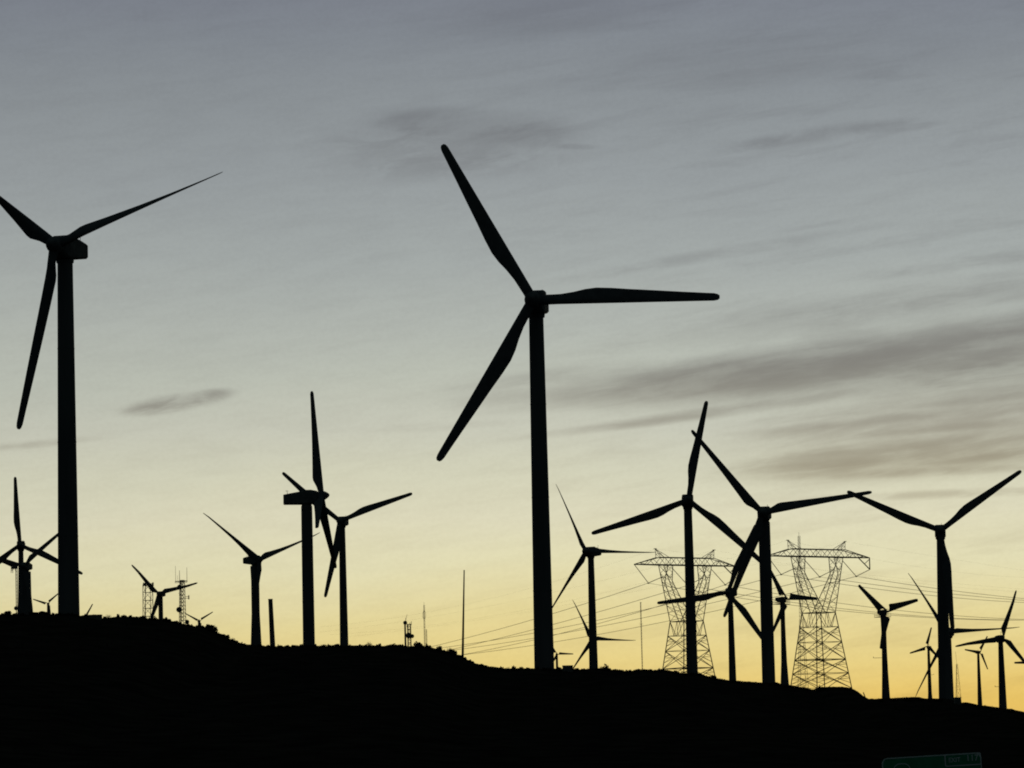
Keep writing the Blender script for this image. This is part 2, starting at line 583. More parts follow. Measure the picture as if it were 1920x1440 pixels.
TILT = R_(5)
TURB = [
 # hub px, psi, phi, D, R, blade kind, chord scale, pitch root/tip, tower (y,width px)..., nacelle, label
 ((102.9, 459.5), 16.2, 70.4, 420, 20, 'root', 1.05, (32, 85, 5), (66, 45, 125), [(490, 29), (1150, 40.5)], 'std', 'very large wind turbine at the left edge, one blade reaching out of the picture'),
 ((37.4, 1021.9), -1.8, 356, 1150, 20, 'mid', 1.05, 8, 0, [(1035, 9.5), (1150, 13)], 'std', 'mid-size wind turbine with one blade straight up, just left of the very large left tower'),
 ((43.8, 1061.5), 8.5, 48.7, 1020, 17, 'taper', 1.15, 15, 5, [(1072, 18.5), (1150, 21)], 'std', 'stout wind turbine overlapping the lower tower of the straight-up-bladed turbine at the far left'),
 ((89.5, 1131.4), 1.5, 46.9, 1800, 7, 'small', .95, 5, 0, [(1136, 4.2), (1152, 4.8)], 'small', 'tiny wind turbine on the ridge hard against the left side of the largest left tower'),
 ((157, 1165), 5, 27, 1640, 8, 'small', .8, 5, 0, [(1171, 4), (1190, 4.6)], 'small', 'wind turbine hidden by the hill, one blade tip showing right of the largest left tower'),
 ((297.2, 1113.8), 14, 316.5, 1332, 14, 'taper', 1.25, 8, 0, [(1122, 8.4), (1163, 9)], 'std', 'short wind turbine standing between the two lattice radio towers on the left crest'),
 ((374.4, 1163.8), -16.3, 297, 1708, 7, 'small', .8, 5, 0, [(1168, 5), (1176, 6)], 'small', 'tiny wind turbine low on the crest, right of the dish-carrying radio tower'),
 ((486.3, 1049.1), -29.6, 307.8, 1064, 20, 'slim', 1.15, 20, 30, [(1066, 17.5), (1090, 15.5), (1150, 15.5), (1205, 20)], 'std', 'wind turbine with thin pointed blades beside the bladeless tower stump'),
 ((602.6, 929.6), -88, 8.6, 733, 20, 'root', 1.0, 82, 84, [(947, 21), (1208, 22.5)], 'std', 'wind turbine seen side-on, with pointed nose cone and long nacelle'),
 ((637.2, 976.8), 8.9, 71, 1024, 20, 'mid', 1.05, 8, 0, [(990, 11.5), (1205, 15.8)], 'std', 'slender wind turbine directly right of the side-on one'),
 ((999.0, 562.5), 7.0, 331.2, 424, 20, 'mid', 1.0, 8, 0, [(592, 27.5), (1250, 37.5)], 'std', 'tallest wind turbine, in the centre, with one blade level to the right'),
 ((1098.5, 1033.9), 27.9, 333.4, 1016, 20, 'slim', 1.0, 25, 30, [(1052, 11.5), (1250, 16.5)], 'std', 'wind turbine with thin pointed blades, next right of the tallest one'),
 ((1110.1, 1198.1), 14.5, 333.4, 1513, 17, 'slim', 1.15, 15, 20, [(1206, 7), (1250, 8)], 'std', 'small wind turbine whose hub hides behind the tower of the thin-bladed one right of centre'),
 ((1044.0, 1226.4), -1.1, 90.4, 1697, 7, 'small', .9, 5, 0, [(1230, 4.2), (1255, 4.4)], 'small', 'tiny wind turbine touching the foot of the tallest tower on its right'),
 ((1290.9, 937.8), -1.0, 12.0, 776, 20, 'mid', 1.0, 8, 0, [(957, 15.3), (1262, 21.3)], 'std', 'large wind turbine standing in front of the left transmission pylon'),
 ((1429.1, 961.6), 9.8, 321.1, 717, 20, 'root', .98, 10, 5, [(985, 22), (1280, 25)], 'std', 'large thick-towered wind turbine between the two transmission pylons'),
 ((1364.5, 1110.6), 17.1, 263.6, 1088, 20, 'mid', 1.05, 5, 0, [(1125, 9.3), (1275, 13.8)], 'std', 'low wind turbine just right of the left pylon, a blade crossing the pylon'),
 ((1473.3, 1121.8), -32.6, 89.5, 907, 9, 'small', 1.05, 3, 0, [(1133, 9), (1165, 8.5), (1190, 9), (1240, 11), (1285, 16)], 'small', 'small wind turbine with a flat boat-shaped nacelle against the left side of the right pylon'),
 ((1660.9, 1146.1), -22.1, 312.2, 929, 9, 'small', 1.18, 3, 0, [(1156, 11), (1180, 9.5), (1215, 9.5), (1260, 11.5), (1310, 15.5)], 'small', 'small wind turbine with broad stubby blades and railed platform, right of the right pylon'),
 ((1763.0, 994.9), 5.7, 54.8, 791, 20, 'mid', 1.0, 8, 0, [(1012, 14.5), (1160, 21), (1312, 26.5)], 'std', 'large wind turbine at the right, two blades raised in a wide V'),
 ((1776.8, 1185.4), 13.8, 327.7, 1109, 20, 'slim', 1.0, 15, 20, [(1200, 8), (1300, 10)], 'std', 'thin-bladed wind turbine whose tower hides behind the large V-bladed one at the right'),
 ((1738.5, 1212.6), 29.6, 12.6, 1412, 7, 'small', 1.05, 5, 0, [(1218, 4.6), (1270, 6.4), (1300, 7.2), (1315, 9.6)], 'small', 'tiny wind turbine just left of the large V-bladed tower at the right'),
 ((1837.5, 1221.9), -32.8, 35.5, 1440, 7, 'small', 1.0, 5, 0, [(1227, 4.4), (1280, 6.6), (1326, 9.2)], 'small', 'tiny wind turbine between the guyed lattice mast and the rightmost tower'),
 ((1879.7, 1194.5), -9.1, 20.0, 963, 12, 'taper', 1.0, 5, 0, [(1202, 9), (1333, 15.3)], 'small', 'rightmost standing wind turbine tower, mid-size, one blade leaning up to the right'),
 ((1962.0, 1239), 6, 267.5, 900, 7.2, 'small', .85, 5, 0, [(1246, 7), (1345, 12)], 'small', 'wind turbine beyond the right edge, only one level blade tip showing'),
]
GRP = 'wind turbines on the hill'


def turbine(hub, psi, phi, D, R, kind, cs, b0, b1, tw, nac, label):
    psi, phi = R_(psi), R_(phi)
    s = R / 20 if nac == 'std' else R / 9
    s = max(s, .75) if nac == 'std' else s
    ov = 2.75 * s if nac == 'std' else 1.35 * s
    h = P(hub[0], hub[1], D)
    axis = Vector((-math.sin(psi), -math.cos(psi), 0))
    bx, by = h.x - axis.x * ov, h.y - axis.y * ov
    zb = ground(bx, by) - .6
    root = empty('wind_turbine', (bx, by, zb), -psi)
    tag(root, label, 'wind turbine', GRP)
    hz = h.z - zb
    top = hz - ((1.85 - .34 * math.cos(psi)) * s if nac == 'std' else .8 * s)
    # tower: widths read as real diameters at their heights, carried on down to the footing
    prof = []
    for (py, wd) in tw:
        prof.append((P(hub[0], py, by).z - zb, wd / F * by / 2))
    prof.sort()
    if prof[0][0] > 0:
        (z0, r0), (z1, r1) = prof[0], prof[1]
        sl = (r0 - r1) / max(1e-6, (z1 - z0))
        prof.insert(0, (0, r0 + min(sl * z0, .25 * r0)))
    prof = [p for p in prof if p[0] < top - .3] + [(top, prof[-1][1])]
    mb = MB()
    pts, rad = [], []
    for k, (z, r) in enumerate(prof):
        pts.append((0, 0, z))
        rad.append(r)
    mb.tube(pts, rad, 28)
    zz = prof[0][0] + 9.0
    while zz < top - 4:                                    # flange rings of the tower sections
        for (z0, r0), (z1, r1) in zip(prof, prof[1:]):
            if z0 <= zz <= z1:
                rr = r0 + (r1 - r0) * (zz - z0) / (z1 - z0)
                mb.tube([(0, 0, zz - .06), (0, 0, zz + .06)], rr + .02, 28)
        zz += 10.0
    mb.build('tower', PAINT, root)
    if nac == 'std':
        nacelle_std(s, root, hz, math.cos(psi), 1.3 if kind == 'slim' and D > 1050 and psi < 0 else 1.)
    else:
        nacelle_small(s, root, hz, rail=(R >= 9 and kind == 'small'))
    # hub with nose cone, tilted with the shaft
    hb = MB()
    if nac == 'std':
        pr = ((-.75, .6), (-.7, .8), (-.2, .9), (.3, .88), (.7, .76), (1.05, .56), (1.35, .32), (1.5, .1))
    else:
        pr = ((-.5, .3), (-.3, .38), (.2, .38), (.4, .28), (.5, .1))
    prev = None
    for (yy, rr) in pr:
        i = hb.ring((0, -yy * s, 0), (0, -1, 0), rr * s, 20)
        if prev is None:
            hb.cap(i, 20, True)
        else:
            hb.skin(prev, i, 20)
        prev = i
    hb.cap(prev, 20)
    ho = hb.build('hub', NACM, root, True)
    ho.location = (0, -ov, hz)
    ho.rotation_euler = (-TILT, 0, 0)
    bl = None
    for k in range(3):
        if bl is None or isinstance(b0, tuple):          # feathered rotors: each blade at its own pitch
            p0, p1 = (b0[k], b1[k]) if isinstance(b0, tuple) else (b0, b1)
            bl = o = blade_mesh(kind, R, 1.1 * cs * (1 if kind not in ('small',) else R / 9), p0, p1, 0).build('blade', BLADE, root, True)
        else:
            o = bl.copy()
            COL.objects.link(o)
            o.parent = root
        mt = Matrix.Translation((0, -ov, hz)) @ Matrix.Rotation(-TILT, 4, 'X') @ Matrix.Rotation(phi + k * 2 * PI / 3, 4, 'Y')
        o.matrix_basis = mt
    return root


roots = [turbine(*t) for t in TURB]


def boom(root, px, py, D, side, ln):
    """thin instrument boom bolted to the tower"""
    p = P(px, py, D)
    z = p.z - root.location.z
    mb = MB()
    c, s_ = math.cos(-root.rotation_euler[2]), math.sin(-root.rotation_euler[2])
    mb.tube([(0, 0, z), (side * ln * c, side * ln * s_, z)], .05, 5)
    mb.tube([(side * ln * c, side * ln * s_, z), (side * ln * c, side * ln * s_, z + .3)], .07, 5)
    mb.build('instrument_boom', STEEL, root)


boom(roots[18], 1650, 1233, 929, -1, 2.6)
boom(roots[23], 1875, 1287, 963, -1, 1.7)
boom(roots[21], 1748, 1265, 1412, 1, 1.5)

# bladeless tower stump and poles
def at_ground(px, py, D, sink=.4):
    p = P(px, py, D)
    return Vector((p.x, p.y, ground(p.x, p.y) - sink))


def pole(name, pxt, pyt, pxb, pyb, D, wt, wb, m, label, cat, n=16, cap=None):
    """pole through two sighted points; runs on down into the ground below the lower one"""
    t, b = P(pxt, pyt, D), P(pxb, pyb, D)
    base = Vector((b.x, b.y, min(ground(b.x, b.y), b.z) - .3))
    root = tag(empty(name, base), label, cat)
    mb = MB()
    rt_, rb_ = wt / F * D / 2, wb / F * D / 2
    mb.tube([(0, 0, 0), (0, 0, b.z - base.z), t - base], [rb_ * 1.03, rb_, rt_], n)
    mb.build('shaft', m, root)
    if cap:
        c = MB()
        c.tube([t - base, t - base + Vector((0, 0, cap))], [rt_ * 1.12, rt_ * 1.12], n)
        c.build('cap', m, root)
    return root


pole('tower_stump', 507, 1124, 511, 1208, 900, 8.2, 10, PAINT, 'bladeless cut-off turbine tower standing right of the thin-bladed turbine', 'tower', 20, .12)
pole('utility_pole', 870.3, 1070, 867.5, 1234, 408, 2.2, 4.6, WOOD, 'tall bare tapering pole on the slope in mid-picture', 'pole', 12, .06)
pole('marker_post', 1618.8, 1298.5, 1624, 1312, 404, 1.8, 2.3, WOOD, 'short leaning post on the slope left of the broad-bladed small turbine', 'post', 8, .03)
pole('marker_post', 1536.3, 1284, 1538.5, 1292, 404, 1.5, 2.0, WOOD, 'tiny stub post on the hump under the right pylon', 'post', 8, .03)

# ------------------------------------------------------------------ radio masts
def lattice(mb, base, top, wb, wt, nbay, r=.05, sides=4, rb=None, diag=True, rot=.5, ribs=True):
    rb = rb or r * .6
    lv = []
    for k in range(nbay + 1):
        t = k / nbay
        c = Vector(base).lerp(Vector(top), t)
        wd = (wb + (wt - wb) * t) / 2
        lv.append([c + Vector((math.cos(rot + 2 * PI * j / sides) * wd * 1.25, math.sin(rot + 2 * PI * j / sides) * wd * 1.25, 0)) for j in range(sides)])
    for j in range(sides):
        mb.tube([lv[0][j], lv[-1][j]], r, 5)
    for k in range(nbay):
        for j in range(sides):
            j2 = (j + 1) % sides
            if ribs:
                mb.bar(lv[k + 1][j], lv[k + 1][j2], rb)
            if diag:
                mb.bar(lv[k][j], lv[k + 1][j2], rb)
                if diag == 2:
                    mb.bar(lv[k][j2], lv[k + 1][j], rb)


def dish(parent, loc, r, yaw=0., name='dish'):
    """drum-type microwave dish on a stub"""
    mb = MB()
    prev = None
    for (yy, rr) in ((0.35, .12), (.3, .6), (.12, .95), (-.15, 1.0), (-.3, .93), (-.42, .5), (-.45, .05)):
        i = mb.ring((0, yy * r, 0), (0, -1, 0), rr * r, 18)
        if prev is None:
            mb.cap(i, 18, True)
        else:
            mb.skin(prev, i, 18)
        prev = i
    mb.cap(prev, 18)
    mb.tube([(0, .3 * r, 0), (0, .9 * r, 0)], r * .12, 6)
    o = mb.build(name, NACM, parent, True)
    o.location = loc
    o.rotation_euler = (0, 0, yaw)
    return o


def rel(root, px, py, D):
    return P(px, py, D) - root.location


# dish-carrying tower on the left crest
D = 900.
rt1 = tag(empty('radio_tower', at_ground(342.3, 1168, D)), 'lattice radio tower with round dishes and four whip antennas on the left crest', 'radio tower')
mb = MB()
k = D / F
lattice(mb, (0, 0, 0), rel(rt1, 341.5, 1088, D), 11.5 * k, 7.5 * k, 15, .065, 4, .04, 1, .35)
mb.tube([(-.45, -.2, 0), rel(rt1, 338.5, 1088, D)], .09, 6)
mb.build('lattice_mast', STEEL, rt1)
mb = MB()
a_, b_ = rel(rt1, 328.5, 1090, D), rel(rt1, 350.5, 1089, D)
mb.bar(a_, b_, .07)
mb.bar(a_ + Vector((0, 1.2, 0)), b_ + Vector((0, 1.2, 0)), .07)
mb.bar(a_ - Vector((0, 0, .35)), b_ - Vector((0, 0, .35)), .05)
for t in (0, .3, .6, 1):
    q = a_.lerp(b_, t)
    mb.bar(q, q + Vector((0, 1.2, 0)), .05)
    mb.bar(q, q - Vector((0, 0, .35)), .05)
q = rel(rt1, 341.5, 1089, D)
mb.box(q - Vector((.55, .5, .25)), q + Vector((.55, .5, .1)))
mb.build('antenna_platform', STEEL, rt1)
for (px, y0, y1, r) in ((329.3, 1090, 1061, .045), (336.8, 1088, 1069.5, .07), (333.3, 1088, 1079, .035), (350.6, 1089, 1064, .055)):
    mb = MB()
    mb.tube([rel(rt1, px, y0, D), rel(rt1, px - .4, y1, D)], [r, r * .7], 6)
    mb.build('whip_antenna', STEEL, rt1)
dish(rt1, rel(rt1, 337.4, 1101.5, D) + Vector((0, -.9, 0)), 5.0 * k, .15)
dish(rt1, rel(rt1, 336.2, 1143.5, D) + Vector((0, -.9, 0)), 5.2 * k, .1)
dish(rt1, rel(rt1, 351.5, 1166.5, D) + Vector((0, -.9, 0)), 4.2 * k, -.1)
mb = MB()
p_ = rel(rt1, 354, 1120, D)
mb.box(p_ - Vector((.10, .35, .45)), p_ + Vector((.10, .35, .45)), .03)
mb.bar(p_ + Vector((-.9, 0, .2)), p_ + Vector((0, 0, .2)), .05)
mb.bar(p_ + Vector((-.9, 0, -.2)), p_ + Vector((0, 0, -.2)), .05)
p_ = rel(rt1, 335.8, 1114, D)
mb.bar(p_ + Vector((0, 0, .3)), p_ + Vector((.25, 0, -.4)), .09)
mb.build('panel_antenna', STEEL, rt1)

D = 950.
k = D / F
rt2 = tag(empty('radio_tower', at_ground(277.5, 1158, D)), 'wide lattice tower without dishes, leftmost of the radio towers on the left crest', 'radio tower')
mb = MB()
lattice(mb, (0, 0, 0), rel(rt2, 277, 1096, D), 17 * k, 16.5 * k, 6, .075, 4, .045, 1, .55)
mb.tube([(-.75, -1, 0), rel(rt2, 274, 1096, D) + Vector((0, -1, 0))], .09, 5)
mb.build('lattice_mast', STEEL, rt2)
mb = MB()
for dz in (0, .45):
    a_, b_ = rel(rt2, 268.5, 1098, D) + Vector((0, 0, dz)), rel(rt2, 288, 1098, D) + Vector((0, 0, dz))
    for dy in (-1, 1):
        mb.bar(a_ + Vector((0, dy, 0)), b_ + Vector((0, dy, 0)), .05)
for px in (269, 272, 280, 286, 287.5):
    q = rel(rt2, px, 1099, D)
    mb.bar(q, q + Vector((0, 0, .9)), .09)
q = rel(rt2, 271.5, 1096, D)
mb.box(q - Vector((.35, .3, .3)), q + Vector((.35, .3, .35)))
mb.build('antenna_platform', STEEL, rt2)

D = 700.
k = D / F
rt3 = tag(empty('radio_mast', at_ground(32, 1152, D)), 'thin mast with ragged top bracket and low dish, left of the stout far-left turbine', 'radio mast')
mb = MB()
for dx in (-.12, .12):
    mb.tube([(dx, 0, 0), rel(rt3, 30.8, 1064, D) + Vector((dx, 0, 0))], .07, 6)
for q in range(14):
    z = .6 + q * .6
    mb.bar((-.12, 0, z), (.12, 0, z), .03)
mb.build('twin_pole', STEEL, rt3)
mb = MB()
a_ = rel(rt3, 20.5, 1062, D)
b_ = rel(rt3, 33, 1064, D)
mb.box(Vector((a_.x + .1, -.25, a_.z - .45)), Vector((b_.x, .25, a_.z + .12)), .04)
for (px, ln) in ((21, 1.05), (22.6, .7), (24, 1.1), (26, .5), (29, .7)):
    q = rel(rt3, px, 1063, D)
    mb.bar((q.x, -.1, q.z), (q.x, -.1, q.z - ln), .05)
mb.build('top_bracket', STEEL, rt3)
dish(rt3, rel(rt3, 30.6, 1140.7, D) + Vector((0, -.4, 0)), 4 * k, .2)

rt4 = tag(empty('antenna_pole', at_ground(760.5, 1212, D)), 'black pole with a round ball on top, left of the dish-carrying lattice frame', 'antenna pole')
mb = MB()
mb.tube([(0, 0, 0), rel(rt4, 759.3, 1168, D)], [2.0 * k, 1.6 * k], 10)
mb.build('shaft', STEEL, rt4)
dish(rt4, rel(rt4, 759.8, 1167.8, D) + Vector((0, -.2, 0)), 3.9 * k, 0, 'ball_antenna')
for (px, y1) in ((760.8, 1158), (763.4, 1152)):
    mb = MB()
    mb.tube([rel(rt4, 760.5, 1164, D), rel(rt4, px, y1, D)], .03, 5)
    mb.build('whip_antenna', STEEL, rt4)

D = 760.
k = D / F
rt5 = tag(empty('radio_tower', at_ground(768, 1212, D)), 'small pale lattice frame carrying two overlapping dishes in mid-picture', 'radio tower')
mb = MB()
lattice(mb, (0, 0, 0), rel(rt5, 767, 1171, D), 6.2 * k, 6.2 * k, 6, .055, 4, .035, 1, .6)
a_, b_ = rel(rt5, 762.5, 1170.5, D), rel(rt5, 771.5, 1170.5, D)
mb.bar(a_, b_, .06)
for px, y1 in ((763, 1176), (768.7, 1167), (771.3, 1165)):
    q = rel(rt5, px, 1172, D)
    mb.bar(q, rel(rt5, px, y1, D), .05)
mb.bar(rel(rt5, 763, 1180, D), rel(rt5, 768, 1180, D), .07)
mb.build('lattice_mast', STEEL, rt5)
dish(rt5, rel(rt5, 766.6, 1192, D) + Vector((0, -1.1, 0)), 5.7 * k, .1)
dish(rt5, rel(rt5, 773, 1193, D) + Vector((0, -.5, 0)), 3.9 * k, -.2)

D = 1900.
rt6 = tag(empty('radio_mast', at_ground(796.5, 1213, D)), 'faint far lattice mast with a bulging cage near its top', 'radio mast')
mb = MB()
lattice(mb, (0, 0, 0), rel(rt6, 795, 1135, D), .7, .5, 26, .055, 3, .035, 1, .2)
mb.tube([rel(rt6, 795, 1136, D), rel(rt6, 794.9, 1129, D)], .06, 5)
b0 = rel(rt6, 795.3, 1161, D)
b1 = rel(rt6, 795.1, 1145, D)
for j in range(6):
    a0 = j * PI / 3
    v0 = Vector((math.cos(a0), math.sin(a0), 0))
    mb.tube([b0 + v0 * .3, b0.lerp(b1, .35) + v0 * .85, b0.lerp(b1, .7) + v0 * .75, b1 + v0 * .2], .045, 4)
mb.build('lattice_mast', STEEL, rt6)
D = 1700.
rt7 = tag(empty('radio_mast', at_ground(800.5, 1213, D)), 'short hair-thin mast close right of the caged lattice mast', 'radio mast')
mb = MB()
lattice(mb, (0, 0, 0), rel(rt7, 799.3, 1180, D), .45, .4, 14, .04, 3, .03, 1, .2)
mb.build('lattice_mast', STEEL, rt7)

D = 1800.
rt8 = tag(empty('radio_mast', at_ground(1204.5, 1257, D)), 'hair-thin tall mast left of the left pylon', 'radio mast')
mb = MB()
lattice(mb, (0, 0, 0), rel(rt8, 1201, 1129, D), .35, .32, 34, .06, 3, .035, 1, .2)
mb.bar(rel(rt8, 1199.5, 1130, D), rel(rt8, 1203.5, 1129.6, D), .06)
for y in (1169, 1172):
    mb.bar(rel(rt8, 1198.5, y, D), rel(rt8, 1206, y, D), .04)
mb.build('lattice_mast', STEEL, rt8)

D = 1700.
rt9 = tag(empty('radio_tower', at_ground(1506, 1290, D)), 'tall pale lattice mast rising behind the right pylon', 'radio tower')
mb = MB()
T_ = rel(rt9, 1498, 1005, D)
H_ = T_.z
q1 = Vector((T_.x * .5, 0, H_ * .52))
lattice(mb, (0, 0, 0), q1, 22 * D / F, 6.5 * D / F, 14, .07, 4, .04, 1, .4)
lattice(mb, q1, T_, 6.5 * D / F, 4.2 * D / F, 22, .06, 3, .035, 1, .4)
mb.tube([T_, T_ + Vector((0, 0, 1.6))], .06, 5)
mb.tube([T_ - Vector((0, 0, 8)), T_ - Vector((0, 0, .3))], .12, 6)
mb.build('lattice_mast', STEEL, rt9)

D = 1500.
rt10 = tag(empty('radio_tower', at_ground(1796.5, 1321, D)), 'slim tapering lattice tower hard right of the V-bladed turbine foot', 'radio tower')
mb = MB()
T_ = rel(rt10, 1794, 1245, D)
lattice(mb, (0, 0, 0), T_, 13 * D / F, 2.2 * D / F, 8, .06, 3, .035, 1, .1)
mb.tube([T_, rel(rt10, 1791.5, 1222, D)], .045, 5)
mb.build('lattice_mast', STEEL, rt10)

# ------------------------------------------------------------------ transmission pylons
ALPHA = R_(33.5)


def pylon(px, py_waist, D, label, bracket, er=21.8):
    wz = P(px, py_waist, D)
    g = ground(wz.x, wz.y) - 1
    root = tag(empty('transmission_pylon', (wz.x, wz.y, g), ALPHA), label, 'pylon', 'transmission pylons behind the hill')
    Z = wz.z - g
    # ---- lower body
    mb = MB()
    s0, sl = 4.15, .131
    lv = [0, -5.0, -10.3, -16.4, -21.2, -26.5, -32.5]
    lv = [z for z in lv if z > -Z + 2] + [-Z]

    def cor(z, j):
        h = s0 + sl * (-z)
        sx, sy = ((-1, -1), (1, -1), (1, 1), (-1, 1))[j % 4]
        return Vector((sx * h, sy * h, Z + z))
    for j in range(4):
        mb.tube([cor(0, j), cor(-Z, j)], .18, 5)
    for i, z in enumerate(lv):
        strong = i in (0, 3)
        for j in range(4):
            mb.bar(cor(z, j), cor(z, j + 1), .13 if strong else .085)
        if strong:
            for j in range(4):
                mb.bar(cor(z, j).lerp(cor(z, j + 1), .5), cor(z, j + 1).lerp(cor(z, j + 2), .5), 0.095)
            mb.bar(cor(z, 0), cor(z, 2), 0.081)
        if i + 1 < len(lv):
            z2 = lv[i + 1]
            for j in range(4):
                A0, B0, A1, B1 = cor(z, j), cor(z, j + 1), cor(z2, j), cor(z2, j + 1)
                if i % 2 == 0:                # K from corners down to mid of next level
                    mid = A1.lerp(B1, 0.550)
                    if i == 0:
                        mb.bar(A0, A1.lerp(B1, .38), 0.121)
                        mb.bar(B0, A1.lerp(B1, .62), 0.121)
                        mb.bar(A0.lerp(B0, .5), A1.lerp(B1, .38), 0.095)
                        mb.bar(A0.lerp(B0, .5), A1.lerp(B1, .62), 0.095)
                    else:
                        mb.bar(A0, B1, 0.121)
                        mb.bar(B0, A1, 0.121)
                else:
                    mb.bar(A0, B1, 0.121)
                    mb.bar(B0, A1, 0.121)
                # redundants fan from each leg to the main diagonal
                for (P0, P1, Q) in ((A0, A1, B1), (B0, B1, A1)):
                    for t in ((.33, .66) if i else ()):
                        leg = P0.lerp(P1, t)
                        dg = P0.lerp(Q, t * .55)
                        mb.bar(leg, dg, 0.068)
                        mb.bar(P0.lerp(P1, t - .3 + .02), dg, 0.047)
    mb.build('lower_body', STEEL, root)
    # ---- two inclined lattice arms of the window
    ZA = 19.6
    for sgn in (-1, 1):
        mb = MB()
        n = 7
        def ch(t, inner, yy):
            # yy -1/1; t 0 at waist, 1 at crossarm
            Xo = 4.15 + (10.4 - 4.15) * t
            Xi = .35 + (7.4 - .35) * t / .7 if t < .7 else 7.4 - 1.05 * (t - .7) / .3
            Y = 4.15 * (1 - t) + 1.45 * t
            return Vector((sgn * (Xi if inner else Xo), yy * Y, Z + ZA * t))
        ts = [i / n for i in range(n + 1)]
        for inner in (0, 1):
            for yy in (-1, 1):
                mb.tube([ch(t, inner, yy) for t in ts], .15, 5)
        for i in range(n):
            t0, t1 = ts[i], ts[i + 1]
            for yy in (-1, 1):
                if i % 2 == 0:
                    mb.bar(ch(t0, 0, yy), ch(t1, 1, yy), 0.081)
                else:
                    mb.bar(ch(t0, 1, yy), ch(t1, 0, yy), 0.081)
                if i > 3:
                    mb.bar(ch(t0, 1, yy), ch(t1, 0, yy), 0.061) if i % 2 == 0 else mb.bar(ch(t0, 0, yy), ch(t1, 1, yy), 0.061)
                mb.bar(ch(t1, 0, yy), ch((t0 + t1) / 2, 0 if i % 2 else 1, yy), 0.047)
            for inner in (0, 1):
                a0, a1 = ch(t0, inner, -1), ch(t1, inner, 1)
                b0_, b1_ = ch(t0, inner, 1), ch(t1, inner, -1)
                mb.bar(a0, a1, 0.068)
                if i % 2:
                    mb.bar(b0_, b1_, 0.061)
        for t in (.78, 1.0):
            for yy in (-1, 1):
                mb.bar(ch(t, 0, yy), ch(t, 1, yy), 0.108)
        mb.build('window_leg', STEEL, root)
    # ---- crossarm truss
    mb = MB()
    E_, T0, HT = 21.8, 11.6, 2.6
    el_ = E_

    def EE(x):
        return er if x > 0 else el_
    Yd = 1.4

    def bot(x, yy):
        return Vector((x, yy * (Yd if abs(x) < T0 else Yd * (EE(x) - abs(x)) / (EE(x) - T0) + .08), Z + ZA))

    def topc(x, yy):
        if abs(x) <= T0:
            return Vector((x, yy * Yd, Z + ZA + HT))
        t = (EE(x) - abs(x)) / (EE(x) - T0)
        return Vector((x, yy * (Yd * t + .08), Z + ZA + HT * t + .05))
    for yy in (-1, 1):
        mb.tube([bot(-E_, yy), bot(-T0, yy), bot(T0, yy), bot(er, yy)], .2, 5)
        mb.tube([topc(-E_, yy), topc(-T0, yy), topc(T0, yy), topc(er, yy)], .14, 5)
        xs = [-E_ + i * (er + E_) / 18 for i in range(19)]
        for i in range(18):
            if i % 2 == 0:
                mb.bar(bot(xs[i], yy), topc(xs[i + 1], yy), 0.095)
            else:
                mb.bar(topc(xs[i], yy), bot(xs[i + 1], yy), 0.095)
            if i % 3 == 0 and 3 < i < 16:
                mb.bar(bot(xs[i], yy), topc(xs[i], yy), 0.068)
    for i in range(1, 18):
        mb.bar(bot(xs[i], -1), bot(xs[i], 1), 0.061)
        mb.bar(topc(xs[i], -1), topc(xs[i], 1), 0.061)
        if i % 2:
            mb.bar(bot(xs[i], -1), bot(xs[min(i + 1, 18)], 1), 0.054)
    if bracket:
        for yy in (-.15, .15):
            mb.bar((er, yy, Z + ZA), (er, yy, Z + ZA - 4.1), 0.132)
            mb.bar((er - 5.0, yy, Z + ZA), (er, yy, Z + ZA - 4.1), 0.135)
            mb.bar((er - 2.2, yy, Z + ZA - 2.1), (er, yy, Z + ZA - .4), 0.068)
    mb.build('crossarm', STEEL, root)
    # ---- earth-wire peaks
    for sgn in (-1, 1):
        mb = MB()
        tip = Vector((sgn * 12.7, 0, Z + ZA + HT + 3.0))
        for yy in (-1, 1):
            for x in (11.5, 7.7):
                mb.bar(tip, (sgn * x, yy * Yd, Z + ZA + HT), 0.108)
            mb.bar(tip.lerp(Vector((sgn * 7.7, yy * Yd, Z + ZA + HT)), .5), tip.lerp(Vector((sgn * 11.5, yy * Yd, Z + ZA + HT)), .6), 0.068)
            mb.bar(Vector((sgn * 9.6, yy * Yd, Z + ZA + HT)), tip.lerp(Vector((sgn * 11.5, yy * Yd, Z + ZA + HT)), .6), 0.068)
        mb.bar(tip - Vector((.6, 0, 0)), tip + Vector((.6, 0, .05)), 0.121)
        mb.build('earth_wire_peak', STEEL, root)
    # ---- V-strings
    yokes = []
    kx = 4.468
    for (ax_, az_, yx, yz, bx_, bz_) in ((-21.7, ZA - .1, -16.0, 13.2, -9.5, 15.6), (-5.8, ZA - .9, .9, 12.6, 7.6, 15.3), (11.4, ZA - 1.3, 17.2, 13.0, er, ZA - 4.1)):
        mb = MB()
        yk = Vector((yx, 0, Z + yz))
        for e in (Vector((ax_, 0, Z + az_)), Vector((bx_, 0, Z + bz_))):
            d = (e - yk)
            nd = int(d.length / .3)
            pts, rr = [], []
            for q in range(nd * 2 + 1):
                pts.append(e - d * (q / (nd * 2)))
                rr.append(.15 if q % 2 else .085)
            mb.tube(pts, rr, 6)
        mb.box(yk - Vector((.3, .12, .25)), yk + Vector((.3, .12, .1)))
        mb.build('insulator_string', INSUL, root)
        yokes.append(yk)
    rm = Matrix.Translation(root.location) @ Matrix.Rotation(root.rotation_euler[2], 4, 'Z')
    return root, [rm @ y for y in yokes], [rm @ Vector((s_ * 12.7, 0, Z + ZA + HT + 3.0)) for s_ in (-1, 1)]


